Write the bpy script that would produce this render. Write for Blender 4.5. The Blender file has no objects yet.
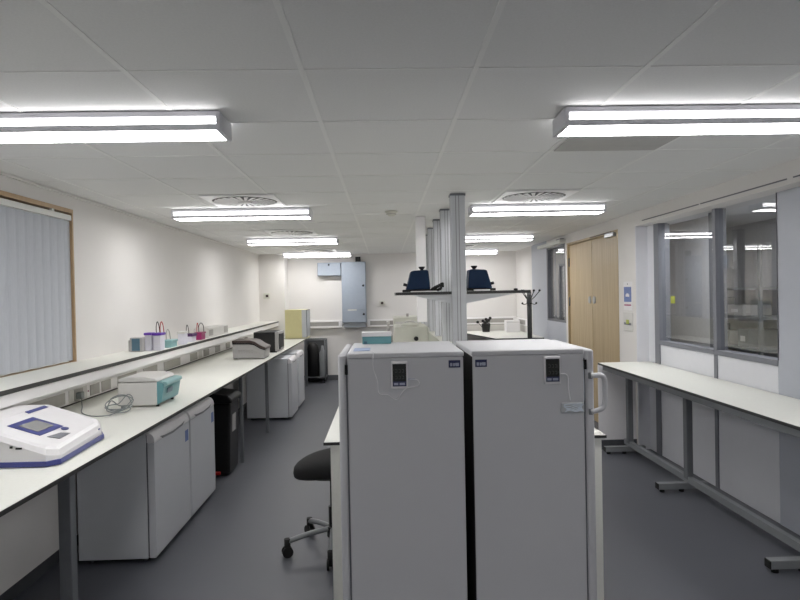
import bpy, bmesh, math, random
from mathutils import Vector, Matrix
random.seed(7)
sc = bpy.context.scene
col = sc.collection
PI = math.pi

# ------------------------------------------------------------------ materials
def s2l(c):
    return tuple(((v/255)/12.92 if v/255 <= .04045 else ((v/255+.055)/1.055)**2.4) for v in c)
MATS = {}
def mat(name, rgb, rough=.5, metal=0., noise=0., scale=20., bump=0., spec=.5, emit=None, stretch=None):
    if name in MATS: return MATS[name]
    m = bpy.data.materials.new(name); m.use_nodes = True
    nt = m.node_tree; b = nt.nodes['Principled BSDF']
    c = s2l(rgb)
    b.inputs['Base Color'].default_value = (*c, 1)
    b.inputs['Roughness'].default_value = rough
    b.inputs['Metallic'].default_value = metal
    b.inputs['Specular IOR Level'].default_value = spec
    if emit:
        b.inputs['Emission Color'].default_value = (*emit[0], 1)
        b.inputs['Emission Strength'].default_value = emit[1]
    tc = nt.nodes.new('ShaderNodeTexCoord')
    mp = nt.nodes.new('ShaderNodeMapping')
    if stretch: mp.inputs['Scale'].default_value = stretch
    nt.links.new(tc.outputs['Object'], mp.inputs['Vector'])
    n = nt.nodes.new('ShaderNodeTexNoise'); n.inputs['Scale'].default_value = scale
    n.inputs['Detail'].default_value = 4
    nt.links.new(mp.outputs['Vector'], n.inputs['Vector'])
    if noise:
        r = nt.nodes.new('ShaderNodeMapRange')
        r.inputs['From Min'].default_value = .3; r.inputs['From Max'].default_value = .7
        r.inputs['To Min'].default_value = 1-noise; r.inputs['To Max'].default_value = 1+noise
        nt.links.new(n.outputs['Fac'], r.inputs['Value'])
        v = nt.nodes.new('ShaderNodeVectorMath'); v.operation = 'SCALE'
        v.inputs[0].default_value = c
        nt.links.new(r.outputs['Result'], v.inputs['Scale'])
        nt.links.new(v.outputs['Vector'], b.inputs['Base Color'])
    if bump:
        bp = nt.nodes.new('ShaderNodeBump'); bp.inputs['Strength'].default_value = bump
        bp.inputs['Distance'].default_value = .002
        nt.links.new(n.outputs['Fac'], bp.inputs['Height'])
        nt.links.new(bp.outputs['Normal'], b.inputs['Normal'])
    MATS[name] = m
    return m
def emis(name, rgb, strength):
    m = bpy.data.materials.new(name); m.use_nodes = True
    nt = m.node_tree; nt.nodes.clear()
    e = nt.nodes.new('ShaderNodeEmission'); e.inputs['Color'].default_value = (*rgb, 1)
    e.inputs['Strength'].default_value = strength
    o = nt.nodes.new('ShaderNodeOutputMaterial'); nt.links.new(e.outputs[0], o.inputs[0])
    return m
def glassmat(name, tint=(.9,.93,.93), refl=1.0, ior=1.5, haze=None, fixed=None):
    m = bpy.data.materials.new(name); m.use_nodes = True
    nt = m.node_tree; nt.nodes.clear()
    t = nt.nodes.new('ShaderNodeBsdfTransparent'); t.inputs['Color'].default_value = (*tint, 1)
    g = nt.nodes.new('ShaderNodeBsdfGlossy'); g.inputs['Roughness'].default_value = .01
    g.inputs['Color'].default_value = (refl, refl, refl, 1)
    f = nt.nodes.new('ShaderNodeFresnel'); f.inputs['IOR'].default_value = ior
    mx = nt.nodes.new('ShaderNodeMixShader'); o = nt.nodes.new('ShaderNodeOutputMaterial')
    (nt.links.new(f.outputs[0], mx.inputs[0]) if fixed is None else setattr(mx.inputs[0], 'default_value', fixed)); nt.links.new(t.outputs[0], mx.inputs[1]); nt.links.new(g.outputs[0], mx.inputs[2])
    last = mx
    if haze:
        d = nt.nodes.new('ShaderNodeBsdfDiffuse'); d.inputs['Color'].default_value = (.8,.82,.85,1)
        m2 = nt.nodes.new('ShaderNodeMixShader'); m2.inputs[0].default_value = haze
        nt.links.new(mx.outputs[0], m2.inputs[1]); nt.links.new(d.outputs[0], m2.inputs[2]); last = m2
    nt.links.new(last.outputs[0], o.inputs[0])
    return m
def floormat():
    m = mat('floor_vinyl', (80,82,89), .38, noise=.05, scale=1.3, spec=.4)
    nt = m.node_tree; b = nt.nodes['Principled BSDF']
    n = nt.nodes.new('ShaderNodeTexNoise'); n.inputs['Scale'].default_value = 1.8
    r = nt.nodes.new('ShaderNodeMapRange'); r.inputs['To Min'].default_value = .36; r.inputs['To Max'].default_value = .56
    nt.links.new(n.outputs['Fac'], r.inputs['Value']); nt.links.new(r.outputs['Result'], b.inputs['Roughness'])
    return m
def woodmat():
    m = mat('door_wood', (180,158,122), .45)
    nt = m.node_tree; b = nt.nodes['Principled BSDF']
    tc = nt.nodes.new('ShaderNodeTexCoord'); mp = nt.nodes.new('ShaderNodeMapping')
    mp.inputs['Scale'].default_value = (14, 14, .7)
    n = nt.nodes.new('ShaderNodeTexNoise'); n.inputs['Scale'].default_value = 2.2; n.inputs['Detail'].default_value = 6
    cr = nt.nodes.new('ShaderNodeValToRGB')
    cr.color_ramp.elements[0].position = .3; cr.color_ramp.elements[0].color = (*s2l((170,148,112)), 1)
    cr.color_ramp.elements[1].position = .7; cr.color_ramp.elements[1].color = (*s2l((188,167,130)), 1)
    nt.links.new(tc.outputs['Object'], mp.inputs['Vector']); nt.links.new(mp.outputs['Vector'], n.inputs['Vector'])
    nt.links.new(n.outputs['Fac'], cr.inputs['Fac']); nt.links.new(cr.outputs['Color'], b.inputs['Base Color'])
    return m
M = dict(
 wall=mat('wall_paint', (222,219,216), .85, noise=.015, scale=3, bump=.03),
 ceil=mat('ceiling_tile', (225,225,224), .95, noise=.03, scale=120, bump=.2),
 grid=mat('grid_metal', (232,232,230), .6),
 floor=floormat(), wood=woodmat(),
 skirt=mat('skirting', (70,72,76), .6, noise=.05),
 worktop=mat('white_laminate', (232,232,224), .4, noise=.02, scale=60),
 edge=mat('black_laminate_edge', (38,38,38), .45, noise=.1),
 enamel=mat('white_enamel', (200,200,204), .42, noise=.012, scale=5, bump=.02),
 enamel2=mat('grey_white_enamel', (196,198,203), .4, noise=.012, scale=5),
 undb=mat('undercounter_side', (200,203,208), .45, noise=.015, scale=5),
 seal=mat('grey_seal', (95,97,102), .6),
 steel=mat('painted_steel', (98,101,105), .45, noise=.04),
 steelL=mat('light_painted_steel', (124,127,130), .45, noise=.03),
 trunk=mat('white_plastic_trunking', (240,238,238), .5),
 sock=mat('grey_socket', (158,155,150), .5, noise=.03),
 vent=mat('grey_panel', (172,169,163), .6, noise=.03),
 black=mat('black_plastic', (12,12,13), .45, noise=.1, spec=.3),
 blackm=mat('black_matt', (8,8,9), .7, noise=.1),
 rubber=mat('black_rubber', (8,8,8), .8, noise=.1),
 navy=mat('navy_mixer_plastic', (6,34,64), .6, noise=.06, spec=.25),
 ink=mat('dark_blue_plastic', (44,52,122), .4, noise=.04),
 white=mat('white_plastic', (228,226,228), .4, noise=.01),
 whiteg=mat('offwhite_plastic', (208,206,202), .45, noise=.015),
 teal=mat('teal_plastic', (92,146,152), .4, noise=.04),
 tealL=mat('pale_teal_plastic', (136,180,182), .4, noise=.03),
 tealD=mat('dark_teal_plastic', (64,100,120), .4, noise=.03),
 cream=mat('cream_paint', (206,206,194), .5, noise=.02),
 yellow=mat('pale_yellow_paint', (214,206,150), .5, noise=.02),
 cab=mat('bluegrey_cabinet', (150,160,174), .45, noise=.02),
 cabD=mat('bluegrey_cabinet_base', (140,146,152), .5, noise=.02),
 purple=mat('purple_plastic', (88,40,160), .4, noise=.04),
 violet=mat('dark_violet_plastic', (62,20,80), .4, noise=.04),
 magenta=mat('magenta_plastic', (150,40,96), .4, noise=.04),
 red=mat('red_plastic', (170,34,36), .45, noise=.04),
 brown=mat('brown_plastic', (50,34,28), .45, noise=.05),
 mwside=mat('light_grey_plastic', (168,166,165), .45, noise=.02),
 panelG=mat('grey_partition_panel', (176,180,190), .5, noise=.01),
 panelL=mat('light_partition_panel', (218,219,225), .5, noise=.01),
 frameD=mat('dark_grey_frame', (88,90,98), .45, noise=.03),
 frameM=mat('mid_grey_frame', (112,114,122), .45, noise=.03),
 post=mat('light_grey_post', (198,200,205), .5, noise=.01),
 blind=mat('grey_blind_fabric', (188,192,200), .85, noise=.04, scale=200, stretch=(1,1,.1)),
 rail=mat('blind_rail', (222,222,216), .5),
 wframe=mat('window_wood', (176,146,108), .5, noise=.08, scale=8, stretch=(4,4,1)),
 lcd=mat('dark_lcd', (34,36,34), .2, noise=.05),
 lcdd=mat('lcd_segments', (62,66,62), .3),
 labelN=mat('navy_label', (34,40,80), .4),
 labelW=mat('pale_label_print', (170,176,196), .5),
 blueL=mat('pale_blue_sticker', (150,166,200), .5, noise=.1, scale=60),
 blueS=mat('blue_sticker', (92,112,168), .5, noise=.1, scale=60),
 screen=mat('grey_screen', (128,128,128), .25),
 wire=mat('white_wire', (236,236,238), .5),
 wireG=mat('grey_cable', (124,130,130), .5, noise=.03),
 film=mat('clear_film', (222,230,240), .2, noise=.1, scale=40),
 chrome=mat('brushed_metal', (170,172,175), .3, metal=.8),
 fab=mat('black_seat_fabric', (12,12,13), .9, noise=.15, scale=150, bump=.3),
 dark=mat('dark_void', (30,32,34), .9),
 dgrey=mat('dark_grey_tub', (66,68,70), .5, noise=.08),
 purpL=mat('frosted_tub', (214,212,224), .4, noise=.02),
 yg=mat('yellow_green_sticker', (170,180,60), .6),
 vane=mat('white_vane', (250,250,250), .35),
 tile_d=mat('grey_tile', (176,175,172), .9, noise=.03),
 house=mat('light_housing', (200,200,206), .4),
 beyond=mat('beyond_wall', (200,200,204), .8, noise=.04),
 shelfg=mat('dark_shelving', (96,98,98), .6, noise=.1),
)
LS = 22
M['tube'] = emis('light_diffuser', (1.0, .985, .975), LS)
M['tubeside'] = emis('light_diffuser_side', (1.0, .985, .985), LS*.35)
M['glass'] = glassmat('window_glass', (.80,.83,.85), 1.0, 1.9)
M['glassD'] = glassmat('dark_window_glass', (.45,.48,.52), 1.0, 1.6, haze=.12)
M['clear'] = glassmat('clear_plastic', (.85,.9,.92), 1.0, 1.45, haze=.6, fixed=.08)

# ------------------------------------------------------------------ mesh builder
class MB:
    def __init__(s): s.bm = bmesh.new()
    def _merge(s, b2, smooth=False):
        me = bpy.data.meshes.new('t'); 
        if smooth:
            for f in b2.faces: f.smooth = True
        b2.to_mesh(me); b2.free(); s.bm.from_mesh(me); bpy.data.meshes.remove(me)
        return s
    def box(s, x0,x1,y0,y1,z0,z1, bev=0., seg=2, rot=None, piv=None):
        b = bmesh.new(); bmesh.ops.create_cube(b, size=1)
        for v in b.verts:
            v.co = Vector(((x0+x1)/2+v.co.x*(x1-x0), (y0+y1)/2+v.co.y*(y1-y0), (z0+z1)/2+v.co.z*(z1-z0)))
        if bev: bmesh.ops.bevel(b, geom=b.edges[:], offset=bev, segments=seg, profile=.5, affect='EDGES')
        if rot:
            p = Vector(piv) if piv else Vector(((x0+x1)/2,(y0+y1)/2,(z0+z1)/2))
            bmesh.ops.rotate(b, cent=p, matrix=rot, verts=b.verts[:])
        return s._merge(b, bool(bev) and seg > 2)
    def cyl(s, p0, p1, r, r2=None, n=16, smooth=True):
        p0 = Vector(p0); p1 = Vector(p1); d = p1-p0
        b = bmesh.new(); bmesh.ops.create_cone(b, cap_ends=True, segments=n, radius1=r, radius2=r if r2 is None else r2, depth=d.length)
        q = d.to_track_quat('Z', 'Y').to_matrix().to_4x4()
        bmesh.ops.transform(b, matrix=Matrix.Translation((p0+p1)/2) @ q, verts=b.verts[:])
        if smooth:
            for f in b.faces: f.smooth = len(f.verts) == 4
        me = bpy.data.meshes.new('t'); b.to_mesh(me); b.free(); s.bm.from_mesh(me); bpy.data.meshes.remove(me)
        return s
    def ball(s, c, r, sc_=(1,1,1), n=12):
        b = bmesh.new(); bmesh.ops.create_uvsphere(b, u_segments=n*2, v_segments=n, radius=r)
        for v in b.verts: v.co = Vector(c) + Vector((v.co.x*sc_[0], v.co.y*sc_[1], v.co.z*sc_[2]))
        return s._merge(b, True)
    def prism(s, pts, axis, a0, a1, bev=0., seg=2):
        """pts in the two other axes (x: (y,z), y: (x,z), z: (x,y))"""
        def mk(p, a):
            return {'x': (a, p[0], p[1]), 'y': (p[0], a, p[1]), 'z': (p[0], p[1], a)}[axis]
        b = bmesh.new()
        v0 = [b.verts.new(mk(p, a0)) for p in pts]; v1 = [b.verts.new(mk(p, a1)) for p in pts]
        b.faces.new(v0); b.faces.new(v1[::-1]); n = len(pts)
        for i in range(n): b.faces.new((v0[i], v1[i], v1[(i+1)%n], v0[(i+1)%n]))
        bmesh.ops.recalc_face_normals(b, faces=b.faces[:])
        if bev: bmesh.ops.bevel(b, geom=b.edges[:], offset=bev, segments=seg, profile=.5, affect='EDGES')
        return s._merge(b)
    def lathe(s, prof, c, n=32, smooth=True):
        b = bmesh.new(); rings = []
        for r, z in prof:
            rings.append([b.verts.new((c[0]+max(r,1e-4)*math.cos(2*PI*i/n), c[1]+max(r,1e-4)*math.sin(2*PI*i/n), c[2]+z)) for i in range(n)])
        for a, bb in zip(rings, rings[1:]):
            for i in range(n): b.faces.new((a[i], a[(i+1)%n], bb[(i+1)%n], bb[i]))
        b.faces.new(rings[0][::-1]); b.faces.new(rings[-1])
        bmesh.ops.recalc_face_normals(b, faces=b.faces[:])
        return s._merge(b, smooth)
    def tube(s, pts, r, n=8, smooth_path=True, sub=6):
        P = [Vector(p) for p in pts]
        if smooth_path and len(P) > 2:
            Q = []
            for i in range(len(P)-1):
                a = P[max(i-1,0)]; b_ = P[i]; c = P[i+1]; d = P[min(i+2, len(P)-1)]
                for k in range(sub):
                    t = k/sub
                    Q.append(.5*((2*b_) + (c-a)*t + (2*a-5*b_+4*c-d)*t*t + (3*b_-a-3*c+d)*t**3))
            Q.append(P[-1]); P = Q
        b = bmesh.new(); rings = []; ref = None
        for i, p in enumerate(P):
            t = (P[min(i+1,len(P)-1)]-P[max(i-1,0)]).normalized()
            if ref is None: ref = t.orthogonal().normalized()
            ref = (ref - t*ref.dot(t)).normalized(); bi = t.cross(ref)
            rings.append([b.verts.new(p + r*(math.cos(2*PI*k/n)*ref + math.sin(2*PI*k/n)*bi)) for k in range(n)])
        for a, c in zip(rings, rings[1:]):
            for k in range(n): b.faces.new((a[k], a[(k+1)%n], c[(k+1)%n], c[k]))
        b.faces.new(rings[0][::-1]); b.faces.new(rings[-1])
        bmesh.ops.recalc_face_normals(b, faces=b.faces[:])
        return s._merge(b, True)
    def quad(s, pts, thick=.001):
        P = [Vector(p) for p in pts]; n = (P[1]-P[0]).cross(P[2]-P[0]).normalized()*thick
        b = bmesh.new(); v0 = [b.verts.new(p) for p in P]; v1 = [b.verts.new(p+n) for p in P]
        b.faces.new(v0[::-1]); b.faces.new(v1)
        k = len(P)
        for i in range(k): b.faces.new((v0[i], v0[(i+1)%k], v1[(i+1)%k], v1[i]))
        bmesh.ops.recalc_face_normals(b, faces=b.faces[:])
        return s._merge(b)
    def sheet(s, x, y0, y1, z0, z1):
        v = [s.bm.verts.new(p) for p in ((x,y0,z0),(x,y0,z1),(x,y1,z1),(x,y1,z0))]
        f = s.bm.faces.new(v); f.normal_update()
        if f.normal.x > 0: f.normal_flip()
        return s
    def build(s, name, m, parent=None):
        off = Vector((0,0,0)); p = parent
        while p is not None: off += Vector(p.location); p = p.parent
        for v in s.bm.verts: v.co -= off
        me = bpy.data.meshes.new(name); s.bm.to_mesh(me); s.bm.free()
        me.materials.append(m)
        o = bpy.data.objects.new(name, me); col.objects.link(o)
        if parent is not None: o.parent = parent
        return o
def thing(name, label, cat, loc=(0,0,0), group=None):
    o = bpy.data.objects.new(name, None); col.objects.link(o); o.location = loc
    o.empty_display_size = .05
    o['label'] = label; o['category'] = cat
    if group: o['group'] = group
    return o
def tag(o, label, cat, group=None):
    o['label'] = label; o['category'] = cat
    if group: o['group'] = group
    return o
def struct(o):
    o['kind'] = 'structure'; return o
def dup(root, dloc, label, group):
    r = root.copy(); col.objects.link(r); r.location = Vector(root.location)+Vector(dloc)
    r['label'] = label; r['group'] = group
    for ch in list(root.children):
        c = ch.copy(); col.objects.link(c); c.parent = r
        for g in ch.children:
            d = g.copy(); col.objects.link(d); d.parent = c
    return r

CZ = 2.45; XL = -2.34; XR = 2.6; XP = 2.72; YF = 11.4; YB = -3.2

# ------------------------------------------------------------------ room shell
struct(MB().box(XL-.4, 5.2, YB-.2, YF+.2, -.1, 0).build('floor', M['floor']))
struct(MB().box(XL-.4, 5.2, YB-.2, YF+.2, CZ, CZ+.1).build('ceiling', M['ceil']))
g = MB()
GX = [-2.125+.6167*k for k in range(8)]; GY0 = 2.075-.6167*8
for x in GX: g.box(x-.010, x+.010, YB, YF, CZ-.003, CZ+.01)
for k in range(25):
    y = GY0+.6167*k
    if y < YF: g.box(XL, XR, y-.005, y+.005, CZ-.0025, CZ+.01)
struct(g.build('trim_1', M['grid']))
g = MB()
g.box(XL, XL+.02, YB, 11.0, CZ-.02, CZ-.0045)
struct(g.build('trim_2', M['wall']))
# left wall with window opening
WY0, WY1, WZ0, WZ1 = .6, 4.47, 1.19, 2.335
g = MB()
g.box(XL-.2, XL, YB, WY0, 0, CZ); g.box(XL-.2, XL, WY1, YF, 0, CZ)
g.box(XL-.2, XL, WY0, WY1, 0, WZ0-.02); g.box(XL-.2, XL, WY0, WY1, WZ1, CZ)
struct(g.build('wall_left', M['wall']))
struct(MB().box(XL, -1.865, 11.0, YF, 0, CZ-.004).build('wall_corner', M['wall']))
struct(MB().box(XL-.2, 5.2, YF, YF+.15, 0, CZ).build('wall_far', M['wall']))
struct(MB().box(XL-.2, 5.2, YB-.15, YB, 0, CZ).build('wall_back', M['beyond']))
# right wall: door part with door opening and narrow window
DY0, DY1, DZ = 6.39, 8.18, 2.32
NY0, NY1, NZ0, NZ1 = 8.27, 9.22, 1.19, 2.33
g = MB()
g.box(XR, XR+.15, 5.95, DY0, 0, CZ); g.box(XR, XR+.15, DY0, DY1, DZ, CZ)
g.box(XR, XR+.15, DY1, NY0, 0, CZ); g.box(XR, XR+.15, NY0, NY1, NZ1, CZ)
g.box(XR, XR+.15, 10.15, YF, 0, CZ)
struct(g.build('wall_right', M['wall']))
g = MB(); g.box(XR, XR+.15, NY0, NY1, 0, NZ0); g.box(XR-.004, XR+.15, NY1, 10.15, 0, CZ)
struct(g.build('wall_right_panel', M['panelG']))
# bulkhead over the glazed partition
g = MB()
g.box(XR, XR+.3, YB, 5.95, 2.30, CZ)
struct(g.build('trim_3', M['wall']))
g = MB()
for y0, y1 in ((.6,2.2),(2.24,3.62),(3.68,4.70),(4.73,5.78)):
    g.box(XR-.004, XR+.01, y0, y1, 2.335, 2.344)
struct(g.build('trim_4', M['frameD']))
struct(MB().box(XR-.012, XR, YB, 5.93, 2.300, 2.312).build('trim_5', M['wall']))
# baseboards
struct(MB().box(-1.865, XR, YF-.015, YF, 0, .10).build('baseboard_far', M['skirt']))
g = MB(); g.box(XR-.015, XR, 8.25, YF-.015, 0, .1); g.box(XR-.015, XR, 6.0, 6.33, 0, .1)
struct(g.build('baseboard_right', M['skirt']))
struct(MB().box(XL, XL+.25, YB, 11.0, 0, .1).build('baseboard_left', M['skirt']))
# boxed-in service void under the left bench
struct(MB().box(XL, -2.06, YB+.1, 10.99, .1, .8).build('trim_6', M['wall']))

# ---- glazed partition (x = 2.72)
g = MB()
g.box(XP, XP+.08, 5.79, 5.95, 0, 2.3, .002, 1)
struct(g.build('wall_partition_light', M['panelL']))
g = MB(); g.box(XP, XP+.08, YB, 3.96, 0, 2.3)
struct(g.build('wall_partition_grey', M['panelG']))
g = MB(); g.box(XP+.005, XP+.08, 3.97, 4.70, 0, 1.10); g.box(XP+.005, XP+.08, 4.745, 5.69, 0, 1.10)
struct(g.build('wall_partition_sill', M['panelL']))
w = struct(MB().box(XP-.004, XP+.09, 5.69, 5.79, 0, 2.3).box(XP-.004, XP+.09, 4.70, 4.745, 0, 2.3)
   .box(XP-.006, XP+.09, 3.96, 4.70, 1.10, 1.14).box(XP-.006, XP+.09, 4.745, 5.69, 1.10, 1.14)
   .box(XP+.0, XP+.09, 3.95, 3.965, 1.14, 2.3).build('window_2', M['frameM']))
MB().sheet(XP+.03, 3.965, 4.70, 1.14, 2.3).build('pane', M['glass'], w)
MB().sheet(XP+.03, 4.745, 5.69, 1.14, 2.3).build('pane', M['glass'], w)
struct(MB().box(XR, XP+.08, 5.935, 5.95, 0, 2.299).build('wall_partition_return', M['panelL']))
struct(MB().box(XP+.10, XP+.14, 5.75, 6.05, 0, 2.44).build('trim_8', M['frameM']))
# dark inner post behind the glass
struct(MB().box(XP+.10, XP+.18, 4.88, 4.98, 0, 2.44).build('trim_7', M['frameD']))
# the room beyond the glass
struct(MB().box(4.6, 4.7, YB, YF, 0, CZ).build('wall_beyond', M['beyond']))
struct(MB().box(3.6, 3.66, 6.35, 7.4, 0, CZ).build('wall_beyond_panel', M['beyond']))

# narrow window beside the doors
w = struct(MB().box(XR-.004, XR+.1, NY1-.05, NY1, NZ0, NZ1).box(XR-.004, XR+.1, NY0, NY0+.04, NZ0, NZ1)
   .box(XR-.004, XR+.1, NY0+.04, NY1-.05, NZ0, NZ0+.03).box(XR, XR+.1, NY0+.04, NY1-.05, NZ1-.02, NZ1)
   .box(XR+.02, XR+.08, 8.62, 8.66, NZ0+.03, 2.05).box(XR+.02, XR+.08, NY0+.04, 8.62, 2.02, 2.05).build('window_3', M['frameD']))
MB().sheet(XR+.04, NY0+.04, NY1-.05, NZ0+.03, NZ1-.02).build('pane', M['glassD'], w)
t = thing('blind_rail', 'pale blind rail fixed above the narrow window left of the wooden doors', 'rail', (XR-.05, 8.9, 2.345))
MB().box(XR-.09, XR-.005, 8.22, 9.45, 2.335, 2.385, .006).build('head_rail', M['rail'], t)
MB().box(XR-.075, XR-.02, 8.25, 8.45, 2.385, 2.40).build('bracket', M['steel'], t)

# double doors
d = struct(MB().box(XR-.006, XR+.1, DY0, DY0+.03, 0, DZ).box(XR-.006, XR+.1, DY1-.03, DY1, 0, DZ)
   .box(XR-.006, XR+.1, DY0+.03, DY1-.03, DZ-.03, DZ).build('door_1', M['wood']))
for y0, y1 in ((DY0+.034, 7.265), (7.275, DY1-.034)):
    lf = MB().box(XR+.02, XR+.065, y0, y1, .01, DZ-.035, .002, 1).build('door_leaf', M['wood'], d)
    yc = 7.19 if y0 < 7 else 7.35
    MB().cyl((XR+.02, yc, 1.53), (XR+.01, yc, 1.53), .045, n=24).build('pull_plate', M['chrome'], lf)
    yh = y0+.004 if y0 < 7 else y1-.004
    for z in (.3, 1.5, 2.05):
        MB().cyl((XR+.012, yh, z-.06), (XR+.012, yh, z+.06), .009).build('hinge', M['steel'], lf)
cl = MB().box(XR-.03, XR+.02, 6.46, 6.72, 2.255, 2.30, .004).build('door_closer', M['chrome'], d)
MB().box(XR-.04, XR-.03, 6.50, 7.16, 2.296, 2.308).build('closer_arm', M['brown'], cl)

# signs beside the door
t = thing('notice', 'tall narrow notice with blue band on the wall right of the doors', 'sign', (XR, 6.14, 1.43))
MB().box(XR-.006, XR, 6.04, 6.245, 1.43, 1.735).build('board', M['white'], t)
MB().box(XR-.0075, XR-.006, 6.05, 6.235, 1.52, 1.68).build('blue_panel', M['blueS'], t)
MB().box(XR-.0085, XR-.0075, 6.10, 6.19, 1.575, 1.60).box(XR-.0085, XR-.0075, 6.12, 6.17, 1.60, 1.61).build('pale_mark', M['white'], t)
MB().box(XR-.0075, XR-.006, 6.06, 6.23, 1.478, 1.494).build('red_stripe', M['magenta'], t)
MB().cyl((XR-.006, 6.14, 1.71), (XR-.009, 6.14, 1.71), .008).build('emblem', M['frameM'], t)
t = thing('wall_control_panel', 'cream control plate with yellow mark under the blue notice by the doors', 'control panel', (XR, 6.13, 1.21))
MB().box(XR-.012, XR, 6.02, 6.25, 1.21, 1.41, .003).build('plate', M['whiteg'], t)
MB().box(XR-.014, XR-.012, 6.05, 6.23, 1.275, 1.30).build('grey_band', M['frameM'], t)
MB().box(XR-.016, XR-.014, 6.10, 6.17, 1.285, 1.33).build('yellow_mark', M['yg'], t)
tag(MB().box(XP+.0275, XP+.0285, 5.44, 5.52, 1.51, 1.58).build('sticker', M['yg']), 'small yellow green sticker on the left glass pane of partition', 'sticker')

# ------------------------------------------------------------------ left window + blind
w = struct(MB().box(XL-.2, XL, WY0, WY1-.012, WZ0-.018, WZ0+.001).box(XL-.1, XL+.008, WY1-.014, WY1, WZ0, WZ1).box(XL-.1, XL+.008, WY0, WY1-.014, WZ1-.03, WZ1)
   .box(XL-.1, XL+.012, WY0, WY0+.035, WZ0, WZ1-.03).build('window_1', M['wframe']))
MB().box(XL-.09, XL-.08, WY0+.035, WY1-.014, WZ0, WZ1-.03).build('pane', M['glassD'], w)
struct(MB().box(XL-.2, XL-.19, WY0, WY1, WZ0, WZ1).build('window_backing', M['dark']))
t = thing('vertical_blind', 'closed grey vertical blind covering the window in wooden frame', 'blind', (XL, 2.5, WZ0))
MB().box(XL-.05, XL+.004, WY0+.04, WY1-.016, WZ1-.085, WZ1-.045, .003).build('head_rail', M['rail'], t)
MB().box(XL-.01, XL+.008, WY1-.28, WY1-.25, WZ1-.045, WZ1-.03).build('bracket', M['rail'], t)
g = MB(); y = WY0+.06
while y < WY1-.05:
    a = math.radians(22)
    c, s_ = math.cos(a), math.sin(a)
    n = 5; w_ = .064
    pts = []
    for k in range(n+1):
        u = (k/n-.5)*2; pts.append((y+u*w_*c*.9, XL-.025+u*w_*s_*.35+.010*(1-u*u)))
    prof = [(p[1], p[0]) for p in pts] + [(p[1]-.0012, p[0]) for p in pts[::-1]]
    g.prism(prof, 'z', WZ0+.012, WZ1-.088)
    y += .094
g.build('vanes', M['blind'], t)
g = MB()
g.tube([(XL+.004, WY0+.1+.094*k, WZ0+.016-.004*(k%2)) for k in range(40)], .0025, 5, False)
g.build('bottom_chain', M['rail'], t)

# ------------------------------------------------------------------ left shelf, trunking, bench
SX = -1.985; SZ = 1.19
t = thing('wall_shelf', 'long white shelf with dark front edge running along left wall', 'shelf', (XL, 5, SZ-.03))
MB().box(XL+.001, SX-.004, YB+.1, 10.995, SZ-.028, SZ).build('shelf_board', M['worktop'], t)
MB().box(SX-.004, SX, YB+.1, 10.995, SZ-.026, SZ-.001).build('edge_strip', M['edge'], t)
MB().box(SX-.03, SX-.006, YB+.1, 10.99, SZ-.092, SZ-.0285, .004).build('front_fascia', M['trunk'], t)
t = thing('dado_trunking', 'white cable trunking with grey sockets under the left shelf', 'trunking', (XL, 5, .915))
MB().prism([(XL+.001,.915),(-2.25,.915),(-2.25,1.03),(-2.20,1.05),(-2.20,1.10),(-2.235,1.155),(XL+.001,1.155)], 'y', YB+.1, 10.99).build('trunking_body', M['trunk'], t)
for y0, y1 in ((2.1,4.14),(4.95,5.32),(5.47,5.80),(5.98,6.45)):
    MB().box(-2.25, -2.246, y0, y1, .925, 1.005).build('blank_panel', M['vent'], t)
for y0, y1 in ((4.26,4.38),(4.49,4.63),(4.67,4.82),(6.78,7.03),(7.28,7.50),(7.77,8.0),(8.3,8.52),(8.85,9.1),(9.4,9.6)):
    MB().box(-2.25, -2.244, y0, y1, .925, 1.005, .001, 1).build('socket_plate', M['sock'], t)
for y0, y1 in ((4.19,4.445),(7.08,7.22)):
    MB().box(-2.25, -2.2475, y0, y1, .92, 1.012, .0005, 1).build('faceplate', M['whiteg'], t)
MB().cyl((-2.249,4.44+.02,.965),(-2.245,4.46,.965), .006).build('screw', M['magenta'], t)
BX = -1.388
t = thing('lab_bench', 'long white-topped lab bench with black edge along the left wall', 'bench', (-1.8, 5, 0))
MB().box(-2.27, BX-.003, YB+.1, 10.9, .880, .90).build('worktop', M['worktop'], t)
MB().box(BX-.003, BX, YB+.1, 10.9, .880, .899).box(-2.275, -2.262, YB+.1, 10.9, .895, .904).build('edge_strip', M['edge'], t)
MB().box(-2.0, -1.44, .9, .94, .82, .872).box(-2.02, -1.98, YB+.2, 10.8, .82, .87).build('frame_rail', M['steel'], t)
MB().box(-1.462, -1.432, 5.84, 5.87, 0, .880, .002, 1).build('leg', M['steel'], t)
for y in (7.12, 10.72):
    MB().box(-1.465, -1.430, y-.018, y+.018, 0, .880, .002, 1).build('leg', M['steel'], t)
for y in (-1.2, .6, 2.66):
    MB().box(-1.475, -1.42, y-.025, y+.025, 0.01, .880, .003, 1).cyl((-1.447, y, 0), (-1.447, y, .012), .025).build('leg', M['steel'], t)
for y in (5.9, 6.6, 7.12, 10.72):
    MB().box(-2.03, -1.98, y-.025, y+.025, 0, .82, .003, 1).build('leg', M['steelL'], t)

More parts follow.
